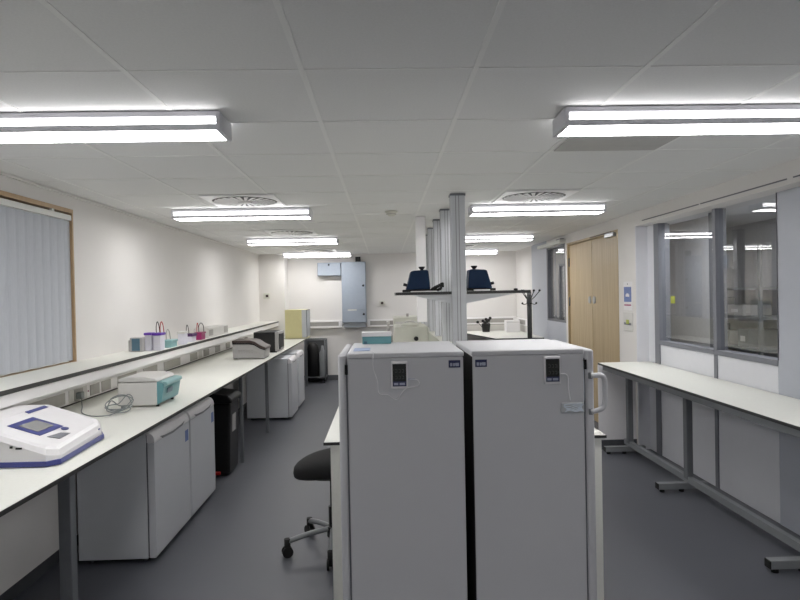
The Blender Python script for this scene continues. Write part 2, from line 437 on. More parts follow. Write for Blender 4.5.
# ------------------------------------------------------------------ under-counter fridges
def undercounter(y0, y1, xf, x0, label, sticker, lit=False):
    t = thing('undercounter_fridge', label, 'fridge', ((xf+x0)/2, (y0+y1)/2, 0), 'under-counter fridges beneath the left bench')
    MB().box(x0, xf-.055, y0+.003, y1-.003, .03, .80, .004).build('cabinet', M['undb'], t)
    MB().box(xf-.054, xf-.046, y0+.008, y1-.008, .04, .80).build('door_seal', M['seal'], t)
    # door with soft curved top
    pr = [(xf-.045,.035),(xf-.008,.035),(xf,.045),(xf,.752),(xf-.045,.752)]
    dr = MB().prism(pr, 'y', y0, y1, .003, 1).build('door', M['enamel2'], t)
    MB().prism([(xf-.048,.7535),(xf+.001,.7535),(xf+.002,.768),(xf-.004,.79),(xf-.018,.81),(xf-.034,.819),(xf-.048,.820)], 'y', y0, y1, .002, 1).build('door_cap', M['white'], dr)
    yc = (y0+y1)/2; w = (y1-y0)*.36
    prof = [(yc-w, .775), (yc-w*.8, .752), (yc, .742), (yc+w*.8, .752), (yc+w, .775), (yc+w*.6,.766), (yc, .758), (yc-w*.6,.766)]
    MB().prism(prof, 'x', xf-.012, xf+.003, .002, 1).build('handle_recess', M['steelL'], dr)
    MB().box(x0+.02, xf-.06, y0, y1, .80, .816, .003).build('top', M['undb'], t)
    for yy in (y0+.05, y1-.05):
        MB().cyl((xf-.09, yy, 0), (xf-.09, yy, .032), .014).build('foot', M['seal'], t)
        MB().cyl((x0+.06, yy, 0), (x0+.06, yy, .032), .014).build('foot', M['seal'], t)
    if sticker:
        MB().box(xf, xf+.001, y1-.085, y1-.02, .62, .70).build('blue_sticker', M['blueS'], dr)
    return t
undercounter(3.66, 4.30, -1.447, -1.93, 'white under-counter fridge nearest the front with blue sticker, below teal centrifuge', True)
undercounter(4.335, 4.93, -1.447, -1.93, 'white under-counter fridge beside the black bin', True)
undercounter(7.82, 8.33, -1.255, -1.86, 'under-counter fridge beyond the bin, nearer of the two by the black oven', False)
undercounter(8.56, 9.1, -1.265, -1.86, 'under-counter fridge farthest along the left bench', False)

# black pedal bin
t = thing('pedal_bin', 'black plastic pedal bin with red pedal under left bench', 'bin', (-1.6, 5.6, 0))
b0 = bmesh.new()
MB().prism([(-1.80,0.02),(-1.45,0.02),(-1.43,.68),(-1.82,.68)], 'y', 5.38, 5.70, .02, 3).build('body', M['black'], t)
MB().prism([(-1.84,.68),(-1.41,.68),(-1.41,.72),(-1.45,.755),(-1.60,.775),(-1.80,.755),(-1.84,.72)], 'y', 5.35, 5.72, .012, 2).build('lid', M['black'], t)
MB().box(-1.62, -1.53, 5.35, 5.385, .03, .055, .004).build('pedal', M['red'], t)
MB().quad([(-1.441,5.46,.40),(-1.441,5.58,.40),(-1.436,5.58,.56),(-1.436,5.46,.56)], .003).build('grey_label', M['mwside'], t)
MB().box(-1.62,-1.52,5.695,5.72,.60,.68).build('hinge', M['black'], t)

# ------------------------------------------------------------------ photometer
t = thing('spectrophotometer', 'white bench analyser with blue base and small touchscreen on left bench', 'analyser', (-1.8, 2.96, .9))
y0, y1 = 2.69, 3.25
MB().prism([(-2.06,2.69),(-1.56,2.68),(-1.52,2.72),(-1.55,3.17),(-1.60,3.25),(-2.06,3.25)], 'z', .903, .928, .004, 2).build('base', M['ink'], t)
b = bmesh.new()
# lofted shell: outline at base, outline at shoulder
def shell_pts(z_off, inset):
    return [(-2.06,2.69+inset),(-1.565-inset*.5,2.685+inset),(-1.525-inset,2.725+inset*.6),(-1.56-inset,3.165-inset*.5),(-1.605-inset,3.245-inset),(-2.06,3.25-inset)]
def topz(x):  # sloping lid
    if x < -1.86: return 1.085
    return 1.085-(x+1.86)/(-1.53+1.86)*(1.085-.972)
def ins(p):  # add a vertex on the long sides where the lid bends
    return [p[0], (-1.86, p[0][1])] + p[1:5] + [(-1.86, p[5][1]), p[5]]
_sp = shell_pts
def shell_pts(z, i): return ins(_sp(z, i))
lo = shell_pts(0,0); 
rings = [[(x,y,.928) for x,y in lo], [(x,y,topz(x)-.028) for x,y in lo], [(x,y,topz(x)-.006) for x,y in shell_pts(0,.012)], [(x,y,topz(x)) for x,y in shell_pts(0,.03)]]
VR = [[b.verts.new(p) for p in r] for r in rings]
for a, c in zip(VR, VR[1:]):
    for i in range(8): b.faces.new((a[i], a[(i+1)%8], c[(i+1)%8], c[i]))
b.faces.new(VR[0][::-1])
# top split at x=-1.86
tp = VR[-1]
b.faces.new((tp[0], tp[1], tp[6], tp[7])); b.faces.new((tp[1], tp[2], tp[3], tp[4], tp[5], tp[6]))
bmesh.ops.recalc_face_normals(b, faces=b.faces[:])
g = MB(); g._merge(b); g.build('housing', M['white'], t)
def onlid(x, y, h=.001): return (x, y, topz(x)+h)
def patch(x0,x1,y0,y1,h=.0015): return [onlid(x0,y0,h), onlid(x1,y0,h), onlid(x1,y1,h), onlid(x0,y1,h)]
sf = MB().quad(patch(-1.80,-1.655,2.80,2.99), .002).build('screen_frame', M['ink'], t)
MB().quad(patch(-1.768,-1.682,2.83,2.96,.0045), .001).build('screen', M['screen'], sf)
MB().quad([(-1.855,3.02,1.087),(-1.835,3.02,topz(-1.835)+.002),(-1.835,3.18,topz(-1.835)+.002),(-1.855,3.18,1.087)], .002).build('blue_stripe', M['ink'], t)
g = MB()
cx, cy = -1.635, 2.965
g.quad([onlid(cx+.014*math.cos(k*PI/8), cy+.024*math.sin(k*PI/8), .002) for k in range(16)], .002)
g.build('button', M['ink'], t)
MB().quad([onlid(-1.63,2.81,.002),onlid(-1.585,2.83,.002),onlid(-1.59,2.93,.002),onlid(-1.62,2.90,.002)], .002).build('sample_window', M['frameM'], t)
MB().box(-1.715,-1.705,2.682,2.69,.99,1.0).box(-1.69,-1.665,2.682,2.69,.985,.993).build('port', M['black'], t)
MB().quad([(-1.545,2.735,.932),(-1.557,3.02,.932),(-1.557,3.02,.962),(-1.545,2.735,.962)][::-1], .02).build('front_band', M['ink'], t)
MB().quad([(-1.5585,3.135,.93),(-1.562,3.155,.93),(-1.562,3.155,.965),(-1.5585,3.135,.965)][::-1], .016).build('latch', M['ink'], t)

t.location = (-1.785, 2.955, .9); t.scale = (1.05, 1.06, 1.0)
# plug + coiled cable on bench
t = thing('power_cable', 'grey power cable plugged into trunking and coiled beside teal centrifuge', 'cable', (-1.9, 4.0, .9))
MB().box(-2.243,-2.205,4.275,4.325,.935,.985,.006).build('plug', M['wireG'], t)
pts = [(-2.215,4.30,.94),(-2.19,4.25,.92),(-2.12,4.12,.905),(-2.02,3.92,.905),(-1.90,3.80,.905),(-1.80,3.80,.905)]
for k in range(0, 40):
    a = -PI/2 + k*2*PI/9; r = .078 + .012*math.sin(k*1.7)
    tilt = .45
    pts.append((-1.765+r*math.cos(a)*1.0, 3.90+r*math.sin(a)*.75, .912+k*.0006+ .085*(.5+.5*math.sin(a))*(1 if 5<k<32 else .3)))
MB().tube(pts, .0035, 6, True, 3).build('cord', M['wireG'], t)
MB().box(-1.80,-1.78,4.0,4.03,.905,.93,.003).build('connector', M['wireG'], t)

# ------------------------------------------------------------------ teal centrifuge
t = thing('centrifuge', 'squat off-white benchtop centrifuge with teal front on left bench', 'centrifuge', (-1.72, 4.25, .9))
MB().prism([(-1.86,.91),(-1.595,.91),(-1.592,1.07),(-1.86,1.07)], 'y', 4.09, 4.44, .008, 2).build('body', M['whiteg'], t)
MB().prism([(-1.86,1.075),(-1.588,1.075),(-1.61,1.095),(-1.68,1.108),(-1.82,1.108),(-1.86,1.095)], 'y', 4.10, 4.44, .006, 2).build('lid', M['whiteg'], t)
MB().prism([(-1.595,.912),(-1.565,.93),(-1.548,1.02),(-1.545,1.05),(-1.56,1.068),(-1.595,1.074)], 'y', 4.095, 4.435, .006, 2).build('front_panel', M['teal'], t)
MB().prism([(-1.58,1.035),(-1.545,1.035),(-1.525,1.05),(-1.53,1.070),(-1.58,1.078)], 'y', 4.11, 4.42, .006, 2).build('lid_handle', M['tealL'], t)
MB().quad([(-1.550,4.16,.985),(-1.550,4.26,.985),(-1.545,4.26,1.02),(-1.545,4.16,1.02)], .004).build('display', M['tealD'], t)
for xx in (-1.84,-1.60):
    for yy in (4.12,4.40): MB().cyl((xx,yy,.90),(xx,yy,.912),.012).build('foot', M['rubber'], t)

# thermocycler with dark curved band
t = thing('thermal_cycler', 'grey bench block cycler with brown and black curved lid band', 'thermal cycler', (-1.65, 7.25, .9))
pr = [(-1.865,.91),(-1.44,.91),(-1.435,1.03),(-1.50,1.055),(-1.58,1.11),(-1.64,1.125),(-1.865,1.125)]
MB().prism(pr, 'y', 7.10, 7.42, .006, 2).build('body', M['mwside'], t)
band = [(-1.87,1.128),(-1.635,1.128),(-1.575,1.112),(-1.495,1.058),(-1.425,1.03),(-1.425,1.06),(-1.49,1.09),(-1.565,1.145),(-1.63,1.165),(-1.87,1.165)]
MB().prism(band, 'y', 7.085, 7.43, .004, 2).build('lid', M['brown'], t)
band2 = [(-1.865,1.112),(-1.64,1.112),(-1.578,1.097),(-1.498,1.045),(-1.425,1.02),(-1.425,1.031),(-1.495,1.059),(-1.575,1.113),(-1.635,1.129),(-1.865,1.129)]
MB().prism(band2, 'y', 7.08, 7.10).build('black_trim', M['black'], t)
g = MB()
for k in range(6): 
    for j in range(2): g.box(-1.79+k*.035, -1.77+k*.035, 7.094, 7.101, .985+j*.03, .995+j*.03)
g.build('vent_slots', M['sock'], t)
for xx in (-1.84,-1.47): MB().box(xx-.02,xx+.02,7.13,7.39,.90,.912).build('foot', M['rubber'], t)
t.scale = (.90,1,.86)

# black-sided oven
t = thing('microwave_oven', 'small oven with black side and pale grey door on left bench', 'oven', (-1.58, 8.05, .9))
MB().box(-1.76, -1.475, 7.86, 8.32, .915, 1.175, .004).build('body', M['blackm'], t)
dd = MB().box(-1.475, -1.43, 7.86, 8.32, .915, 1.175, .006).build('door', M['mwside'], t)
MB().box(-1.43, -1.428, 7.99, 8.28, .95, 1.14).build('door_window', M['black'], dd)
MB().box(-1.43, -1.41, 7.90, 7.93, .94, 1.15, .004).build('handle', M['dgrey'], dd)
for yy in (7.9, 8.28): MB().box(-1.73,-1.46,yy-.02,yy+.02,.90,.916).build('foot', M['rubber'], t)

# yellow cabinet with glass door
t = thing('yellow_cabinet', 'pale yellow bench cabinet with glazed side at far end of bench', 'cabinet', (-1.6, 10.55, .9))
MB().box(-1.75, -1.455, 10.30, 10.32, .905, 1.41).box(-1.75, -1.73, 10.32, 10.75, .905, 1.41).box(-1.73,-1.37,10.73,10.75,.905,1.41).box(-1.73,-1.37,10.32,10.73,.905,.93).box(-1.73,-1.37,10.32,10.73,1.39,1.41).build('body', M['yellow'], t)
dr = MB().box(-1.375, -1.365, 10.30, 10.315, .92, 1.41).box(-1.375, -1.365, 10.735, 10.75, .92, 1.41).box(-1.375,-1.365,10.315,10.735,1.395,1.41).build('door_frame', M['steel'], t)
MB().box(-1.372, -1.368, 10.315, 10.735, .93, 1.395).build('glass', M['clear'], dr)
MB().box(-1.455, -1.375, 10.30, 10.305, .92, 1.41).build('glass_side', M['clear'], t)
MB().box(-1.80, -1.36, 10.28, 10.76, .90, .906).build('tray', M['sock'], t)

# far trolley with canister
t = thing('wire_trolley', 'dark wire trolley at far end of the left bench', 'trolley', (-1.28, 11.2, 0))
fx0, fx1, fy0, fy1 = -1.51, -1.13, 10.98, 11.34
g = MB()
for x in (fx0, fx1):
    for y in (fy0, fy1): g.cyl((x,y,.06),(x,y,.82),.012,n=8)
for z in (.12,.82):
    g.cyl((fx0,fy0,z),(fx1,fy0,z),.01,n=8); g.cyl((fx0,fy1,z),(fx1,fy1,z),.01,n=8); g.cyl((fx0,fy0,z),(fx0,fy1,z),.01,n=8); g.cyl((fx1,fy0,z),(fx1,fy1,z),.01,n=8)
g.build('frame', M['steel'], t)
MB().box(fx0, fx1, fy0, fy1, .10, .12).build('base_tray', M['black'], t)
MB().box(fx0+.01, fx1-.01, fy1-.012, fy1-.006, .125, .81).box(fx0-.004,fx0+.004,fy0+.01,fy1-.01,.125,.81).build('mesh_panel', M['dgrey'], t)
for x in (fx0+.03, fx1-.03):
    for y in (fy0+.03, fy1-.03): MB().cyl((x-.012,y,.035),(x+.012,y,.035),.035).cyl((x,y,.05),(x,y,.1),.008).build('castor', M['rubber'], t)
tag(MB().lathe([(0,0),(.115,0),(.125,.02),(.12,.52),(.095,.60),(.04,.64),(0,.645)], (-1.375,11.14,.122)).build('canister', M['black']), 'tall dark grey canister standing in the far wire trolley', 'canister')
tag(MB().lathe([(0,0),(.06,0),(.062,.02),(.062,.44),(.03,.5),(.02,.58),(0,.58)], (-1.19,11.10,.122)).build('bottle', M['steelL']), 'slim grey bottle beside canister in the far wire trolley', 'bottle')

# ------------------------------------------------------------------ items on the left shelf (z = 1.19)
t = thing('sensor_unit', 'small grey-fronted boxed unit standing leftmost on the wall shelf', 'device', (-2.18, 5.2, SZ))
MB().box(-2.235,-2.125,5.16,5.27,SZ,SZ+.125,.008).build('body', M['mwside'], t)
MB().box(-2.215,-2.145,5.155,5.162,SZ+.01,SZ+.118,.002,1).build('dark_face', M['tealD'], t)
MB().box(-2.262,-2.238,5.2,5.26,SZ,SZ+.10,.003).build('side_block', M['mwside'], t)
def jar(x, y, r, h, lidm, label, name='jar', bm_=None, tall=0):
    t = thing(name, label, 'jar', (x,y,SZ), 'tubs and jars on the wall shelf')
    MB().lathe([(0,0),(r*.92,0),(r,.006),(r,h-.01),(r*.96,h)], (x,y,SZ), 20).build('tub', bm_ or M['purpL'], t)
    MB().lathe([(0,h),(r*1.18,h),(r*1.2,h+.006),(r*1.18,h+.022),(0,h+.024)], (x,y,SZ), 20).build('lid', lidm, t)
    return t
def tank(x0, x1, y0, y1, h, bm_, lidm, label, wires, lidh=.022):
    """electrophoresis tank: box body, coloured lid, two leads"""
    t = thing('gel_tank', label, 'gel tank', ((x0+x1)/2,(y0+y1)/2,SZ), 'gel tanks on the wall shelf')
    MB().box(x0,x1,y0,y1,SZ,SZ+h,.004,1).build('tub', bm_, t)
    MB().box(x0-.008,x1+.008,y0-.008,y1+.008,SZ+h,SZ+h+lidh,.004,1).build('lid', lidm, t)
    for (wx, wy, m_, dx) in wires:
        MB().tube([(wx,wy,SZ+h+lidh),(wx,wy,SZ+h+.08),(wx+dx*.5,wy+.01,SZ+h+.12),(wx+dx,wy+.03,SZ+h+.09),(wx+dx,wy+.05,SZ+h+lidh)], .004, 6).build('lead', m_, t)
    return t
tank(-2.125,-2.075,5.22,5.30,.14,M['purpL'],M['purple'],'small tub with purple lid beside the grey-fronted unit',())
tank(-2.062,-1.998,5.24,5.35,.135,M['purpL'],M['purple'],'tall clear tank with purple lid and red and black leads',((-2.05,5.29,M['black'],.012),(-2.015,5.29,M['red'],.014)))
tank(-2.10,-2.005,5.52,5.68,.05,M['tealL'],M['tealL'],'low pale teal gel tray behind the purple-lidded tanks',((-2.07,5.58,M['sock'],.02),))
tank(-2.06,-2.0,5.86,5.97,.11,M['purpL'],M['whiteg'],'small white-lidded tub between teal tray and violet tank',())
tank(-2.10,-2.02,6.16,6.30,.06,M['purpL'],M['violet'],'low gel tank with dark violet lid and black lead',((-2.09,6.2,M['black'],.01),),.03)
tank(-2.085,-2.015,6.46,6.60,.065,M['magenta'],M['magenta'],'magenta gel tank with looping lead beside the long white box',((-2.075,6.5,M['red'],.006),(-2.06,6.52,M['black'],.04)),.02)
t = thing('carton', 'long low white carton with dark ends on the wall shelf', 'carton', (-2.1, 7.2, SZ))
MB().box(-2.20,-2.03,6.78,7.62,SZ,SZ+.11,.002,1).build('box', M['whiteg'], t)
MB().box(-2.03,-2.028,6.79,6.95,SZ+.02,SZ+.09).box(-2.03,-2.028,7.42,7.60,SZ+.02,SZ+.10).build('printed_end', M['sock'], t)
# socket on left wall
t = thing('fire_call_point', 'small cream call point with red centre on the far-left corner wall', 'call point', (-2.2, 10.99, 1.6))
MB().box(-2.25,-2.14,10.96,10.998,1.61,1.72,.004).build('housing', M['cream'], t)
MB().box(-2.21,-2.16,10.955,10.96,1.64,1.69).build('button', M['brown'], t)

# ------------------------------------------------------------------ tall fridges
FZ = 1.412
def tall_fridge(x0, x1, yb, side, label, lx):
    """side = -1 door on the left, +1 door on the right; x0..x1 is the carcass"""
    y0 = 2.37
    t = thing('tall_fridge', label, 'fridge', ((x0+x1)/2, (y0+yb)/2, 0), 'pair of tall white fridges at the island end')
    MB().box(x0, x1, y0+.004, yb, .05, FZ-.022, .004).build('carcass', M['enamel'], t)
    tx0, tx1 = (x0, x1+.003) if side < 0 else (x0-.003, x1)
    MB().box(tx0, tx1, y0, yb, FZ-.021, FZ, .005, 3).build('top_panel', M['enamel'], t)
    dx = x0 if side < 0 else x1
    a, b_ = (dx-.038, dx-.007) if side < 0 else (dx+.007, dx+.042)
    MB().box(min(dx,dx+side*.007), max(dx,dx+side*.007), y0+.012, yb-.012, .06, FZ-.04).build('door_seal', M['seal'], t)
    dr = MB().box(a, b_, y0, yb, .05, FZ-.004, .012, 4).build('door', M['enamel'], t)
    MB().box(dx+side*.004-.006, dx+side*.004+.006, y0-.004, y0+.004, FZ-.085, FZ-.045).build('hinge', M['black'], dr)
    for xx in (x0+.05, x1-.05):
        for yy in (y0+.05, yb-.05): MB().cyl((xx,yy,0),(xx,yy,.052),.018).build('foot', M['rubber'], t)
    if side > 0: MB().box(x0-.0025, x0-.0005, y0+.006, yb, .05, FZ-.024).build('gap_shade_sheet', M['blackm'], t)  # black sheet added on the flank to darken the shaded gap between the fridges
    lb = MB().box(lx-.024, lx+.024, y0+.001, y0+.004, 1.346, 1.376).build('name_plate', M['labelN'], t)
    g = MB()
    for k, (xa, xb, za, zb) in enumerate([(-.018,-.009,.006,.019),(-.006,.002,.006,.018),(.004,.018,.006,.019),(-.006,.004,.012,.017)]):
        g.box(lx+xa, lx+xb, y0-.0005, y0+.001, 1.346+za, 1.346+zb)
    g.build('print', M['labelW'], lb)
    if side > 0:
        g = MB(); xb = b_
        hy = y0-.014
        g.tube([(xb-.018,hy,1.302),(xb+.022,hy,1.302),(xb+.034,hy,1.290),(xb+.037,hy,1.265),(xb+.037,hy,1.20),(xb+.032,hy,1.175),(xb+.018,hy,1.163),(xb-.018,hy,1.153)], .0105, 10)
        g.build('handle', M['enamel'], dr)
        MB().box(xb-.026, xb-.010, hy+.004, y0+.001, 1.288, 1.314, .002).box(xb-.026, xb-.010, hy+.004, y0+.001, 1.140, 1.166, .002).build('handle_mount', M['steelL'], dr)
    return t
tall_fridge(-.155, .318, 2.90, -1, 'left of the two tall white fridges, looped white wire on its side', .282)
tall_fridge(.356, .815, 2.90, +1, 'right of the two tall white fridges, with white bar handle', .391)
def thermo(x0, x1, z0, z1, label):
    y0 = 2.374
    t = thing('thermometer', label, 'thermometer', ((x0+x1)/2, y0, z0), 'digital thermometers stuck on the tall fridges')
    MB().box(x0, x1, y0-.014, y0, z0, z1, .004, 2).build('case', M['white'], t)
    w = x1-x0; h = z1-z0
    f = MB().box(x0+w*.09, x1-w*.09, y0-.0155, y0-.0138, z0+h*.27, z1-h*.09).build('display', M['lcd'], t)
    g = MB()
    for zz in (.70, .46):
        for k in range(3):
            xx = x0+w*(.25+.2*k)
            g.box(xx, xx+w*.1, y0-.0160, y0-.0155, z0+h*zz, z0+h*(zz+.012)); g.box(xx, xx+w*.1, y0-.0160, y0-.0155, z0+h*(zz-.1), z0+h*(zz-.088))
            g.box(xx+w*.1, xx+w*.12, y0-.0160, y0-.0155, z0+h*(zz-.1), z0+h*zz)
    g.build('digits', M['lcdd'], f)
    f2 = MB().box(x0+w*.09, x1-w*.09, y0-.0155, y0-.0138, z0+h*.09, z0+h*.27).build('badge', M['labelN'], t)
    MB().box(x0+w*.17, x0+w*.42, y0-.016, y0-.0155, z0+h*.14, z0+h*.22).box(x0+w*.5, x0+w*.82, y0-.016, y0-.0155, z0+h*.14, z0+h*.22).build('badge_print', M['labelW'], f2)
    return t
t1 = thermo(.022, .090, 1.266, 1.378, 'small dark-faced thermometer stuck on left tall fridge side')
MB().tube([(.088,2.368,1.303),(.122,2.366,1.302),(.135,2.367,1.292),(.13,2.368,1.275),(.088,2.370,1.268),(.066,2.370,1.250),(.042,2.369,1.222),(.008,2.370,1.242),(-.028,2.370,1.250),(-.034,2.370,1.300),(-.05,2.370,1.355),(-.048,2.368,1.412),(-.045,2.38,1.4135)], .0018, 6).build('probe_wire', M['wire'], t1)
MB().box(.090,.120,2.366,2.371,1.300,1.306,.001,1).build('probe_jack', M['labelW'], t1)
t2 = thermo(.648, .716, 1.270, 1.384, 'dark-faced thermometer stuck on right tall fridge near the bar handle')
MB().tube([(.712,2.365,1.312),(.735,2.365,1.310),(.746,2.367,1.295),(.748,2.369,1.25),(.755,2.370,1.20)], .003, 6).build('probe_wire', M['wire'], t2)
t = thing('coiled_wire_pack', 'bundle of white wire taped up in clear film below the right thermometer', 'wire bundle', (.76,2.37,1.15))
g = MB()
for k in range(7):
    a = k*.9; z = 1.158+.0045*k
    g.tube([(.728+.006*math.sin(a),2.352,z),(.745,2.349,z+.006*math.cos(a)),(.77,2.349,z-.004*math.sin(a)),(.79,2.350,z+.004),(.80+.004*math.cos(a),2.352,z)], .0026, 6)
g.tube([(.80,2.367,1.175),(.812,2.368,1.20),(.813,2.369,1.26),(.811,2.369,1.36)], .0011, 6)
g.build('wire', M['film'], t)
MB().box(.716,.810,2.355,2.3735,1.150,1.192,.006,3).build('film', M['clear'], t)
tag(MB().box(-.135,-.065,2.47,2.60,FZ,FZ+.002).build('sticker', M['blueL']), 'pale blue sticker lying on top of the left tall fridge', 'sticker')
t = thing('glove_box', 'small white and teal carton on the rear of left tall fridge', 'carton', (-.04,2.84,FZ))
MB().box(-.108,.03,2.79,2.87,FZ+.002,FZ+.038,.001,1).build('box', M['teal'], t)
MB().box(-.110,.032,2.788,2.872,FZ+.038,FZ+.058,.001,1).build('lid', M['white'], t)
MB().box(-.10,-.085,2.784,2.79,FZ+.004,FZ+.016).build('dark_mark', M['tealD'], t)

# ------------------------------------------------------------------ island benches
t = thing('island_bench', 'white island bench with black edge and end panels behind the tall fridges', 'bench', (.42, 5.8, 0))
MB().box(-.322, 1.135, 2.985, 9.2, .884, .90).build('worktop', M['worktop'], t)
MB().box(-.325, 1.138, 2.982, 2.985, .884, .899).box(-.325,-.322,2.985,9.2,.884,.899).box(1.135,1.138,2.985,9.2,.884,.899).build('edge_strip', M['edge'], t)
MB().box(-.29, -.06, 2.995, 3.015, 0, .884).build('end_panel', M['worktop'], t); MB().box(.90, 1.115, 2.995, 3.015, 0, .884).build('end_panel', M['worktop'], t)
MB().box(-.10, .40, 4.3, 9.15, 0.02, .868).box(.46, 1.1, 3.2, 9.15, .02, .868).build('cupboard', M['enamel'], t)
MB().box(-.22,-.18,4.9,4.94,0,.87).box(-.22,-.18,9.0,9.04,0,.87).build('leg', M['steel'], t)
t = thing('service_spine', 'cream service spine panel running along the middle of island', 'trunking', (.6, 7.3, .9))
MB().box(.53, .665, 4.3, 9.9, .9005, 1.19, .003, 1).build('panel', M['cream'], t)
MB().box(.53, .665, 9.2, 9.9, 0, .9).build('end', M['cream'], t)
lbls = ['nearest of the floor-to-ceiling light grey posts on the island']+['light grey ceiling post on the island, number %s from the front' % s for s in ('two','three','four','five','six','seven')]
ys = [4.66, 5.49, 6.25, 7.05, 7.85, 8.65, 9.45]
proto = None
lbls = ['nearest grey post rising to ceiling, between the two shelf wings',
 'second grey ceiling post, directly behind the nearest one','third grey ceiling post along the island',
 'fourth grey ceiling post along the island','fifth grey ceiling post along the island',
 'sixth grey ceiling post, last but one on the island','farthest grey ceiling post at the island end']
for i, y in enumerate(ys):
    if proto is None:
        t = thing('service_post', lbls[0], 'post', (.6, y, 1.19), 'grey service posts along the island')
        MB().box(.548, .662, y, y+.10, 1.191, CZ-.005, .006).build('post_body', M['post'], t)
        MB().box(.585, .590, y-.002, y+.001, 1.2, CZ-.02).box(.61,.615,y-.002,y+.001,1.2,CZ-.02).box(.546,.549,y+.04,y+.05,1.2,CZ-.02).build('cover_groove', M['steelL'], t)
        MB().box(.543, .667, y-.005, y+.105, CZ-.02, CZ-.004).build('ceiling_collar', M['frameM'], t)
        proto = t
    else: dup(proto, (0, y-ys[0], 0), lbls[i], 'grey service posts along the island')
tag(MB().box(.34,.44,6.0,6.08,1.36,CZ-.005,.004).build('service_duct', M['trunk']), 'pale duct dropping from ceiling left of the grey posts', 'duct')
# shelves on posts
for side in (-1, 1):
    if side < 0: a, b_, lab = .096, .545, 'left black-edged shelf wing on the island posts, carrying a mixer and cable'
    else: a, b_, lab = .665, 1.185, 'right black-edged shelf wing on the island posts, reaching towards coat stand'
    t = thing('reagent_shelf', lab, 'shelf', ((a+b_)/2, 4.9, 1.64), 'shelf wings on the island posts')
    MB().box(a+.003, b_-.003 if side > 0 else b_, 4.68, 5.3, 1.642, 1.664).build('shelf_board', M['worktop'], t)
    e = MB().box(a, b_, 4.674, 4.68, 1.640, 1.664)
    if side < 0: e.box(a, a+.003, 4.68, 5.3, 1.640, 1.664)
    else: e.box(b_-.003, b_, 4.68, 5.3, 1.640, 1.664)
    e.build('edge_strip', M['edge'], t)
    p = .547 if side < 0 else .663
    q = a+.15 if side < 0 else b_-.12
    MB().prism([(p,1.638),(q,1.638),(p,1.565)], 'y', 4.70, 4.712).build('bracket', M['post'], t)
    MB().prism([(p,1.638),(q,1.638),(p,1.565)], 'y', 5.22, 5.232).build('bracket', M['post'], t)
# vortex mixers
def mixer(cx, flip, label):
    y0, y1 = 4.82, 4.98; z = 1.666
    t = thing('vortex_mixer', label, 'mixer', (cx, 4.9, z), 'navy mixers on the island shelf')
    f = flip
    def X(u): return cx+f*u*1.22
    MB().prism([(X(-.105),z+.0),(X(.092),z+.0),(X(.092),z+.022),(X(-.105),z+.02)], 'y', y0-.01, y1+.01, .003, 1).build('base', M['rubber'], t)
    MB().prism([(X(-.083),z+.02),(X(.083),z+.02),(X(.072),z+.175),(X(.055),z+.182),(X(-.035),z+.176),(X(-.050),z+.168)], 'y', y0, y1, .008, 3).build('body', M['navy'], t)
    MB().cyl((X(.03),4.9,z+.17),(X(.03),4.9,z+.192),.014).lathe([(0,0),(.018,0),(.028,.016),(.026,.022),(0,.018)], (X(.03),4.9,z+.190), 20).build('cup_head', M['black'], t)
    MB().cyl((X(-.068),4.87,z+.055),(X(-.10),4.87,z+.065),.013).build('speed_knob', M['black'], t)
    return t
tL = mixer(.285, 1, 'navy blue vortex mixer on left shelf wing with black cable')
tR = mixer(.80, -1, 'navy blue vortex mixer on right shelf wing of island')
MB().tube([(.37,4.90,1.675),(.41,4.86,1.675),(.44,4.84,1.70),(.47,4.86,1.715),(.48,4.88,1.69),(.44,4.87,1.676),(.40,4.85,1.69),(.45,4.83,1.705),(.49,4.85,1.735),(.46,4.86,1.72),(.42,4.88,1.70),(.44,4.85,1.68),(.48,4.84,1.70)], .009, 6).build('power_cord', M['rubber'], tL)
MB().box(.47,.50,4.83,4.86,1.70,1.74,.004).build('plug', M['rubber'], tL)
tag(MB().box(.22,.43,4.70,4.79,1.6645,1.672,.001,1).build('notepad', M['white']), 'thin white pad lying on left shelf wing before mixer', 'pad')
tag(MB().box(.74,.86,4.70,4.79,1.6645,1.676,.002,1).build('notepad', M['white']), 'thin white pad lying on right shelf wing before mixer', 'pad')
tag(MB().ball((1.08,4.75,1.672),.012,(1.6,1,.8),8).build('clip', M['black']), 'small black clip lying near the end of right shelf wing', 'clip')

# coat stand
t = thing('coat_stand', 'black coat stand with ball-tipped hooks beside the right shelf wing', 'coat stand', (1.315, 5.25, 0))
cx, cy = 1.315, 5.25
MB().cyl((cx,cy,.03),(cx,cy,1.62),.022).build('pole', M['black'], t)
MB().lathe([(0,0),(.17,0),(.17,.012),(.05,.03),(0,.035)], (cx,cy,0)).build('base', M['black'], t)
MB().cyl((cx,cy,1.54),(cx,cy,1.65),.026,.020).build('hub', M['dgrey'], t)
for k, a in enumerate((.15, 2.1, 3.3, 5.1)):
    d = Vector((math.cos(a), math.sin(a), 0)); L = .07 if k else .10
    MB().tube([Vector((cx,cy,1.56)), Vector((cx,cy,1.60))+d*L*.5, Vector((cx,cy,1.655))+d*L], .004, 6).ball(Vector((cx,cy,1.66))+d*L, .011, n=6).build('upper_hook', M['black'], t)
for k, a in enumerate((0.0, 1.6, 3.14, 4.7)):
    d = Vector((math.cos(a), math.sin(a), 0))
    MB().tube([Vector((cx,cy,1.545)), Vector((cx,cy,1.535))+d*.05, Vector((cx,cy,1.545))+d*.06], .004, 6).ball(Vector((cx,cy,1.545))+d*.063, .010, n=6).build('lower_hook', M['black'], t)

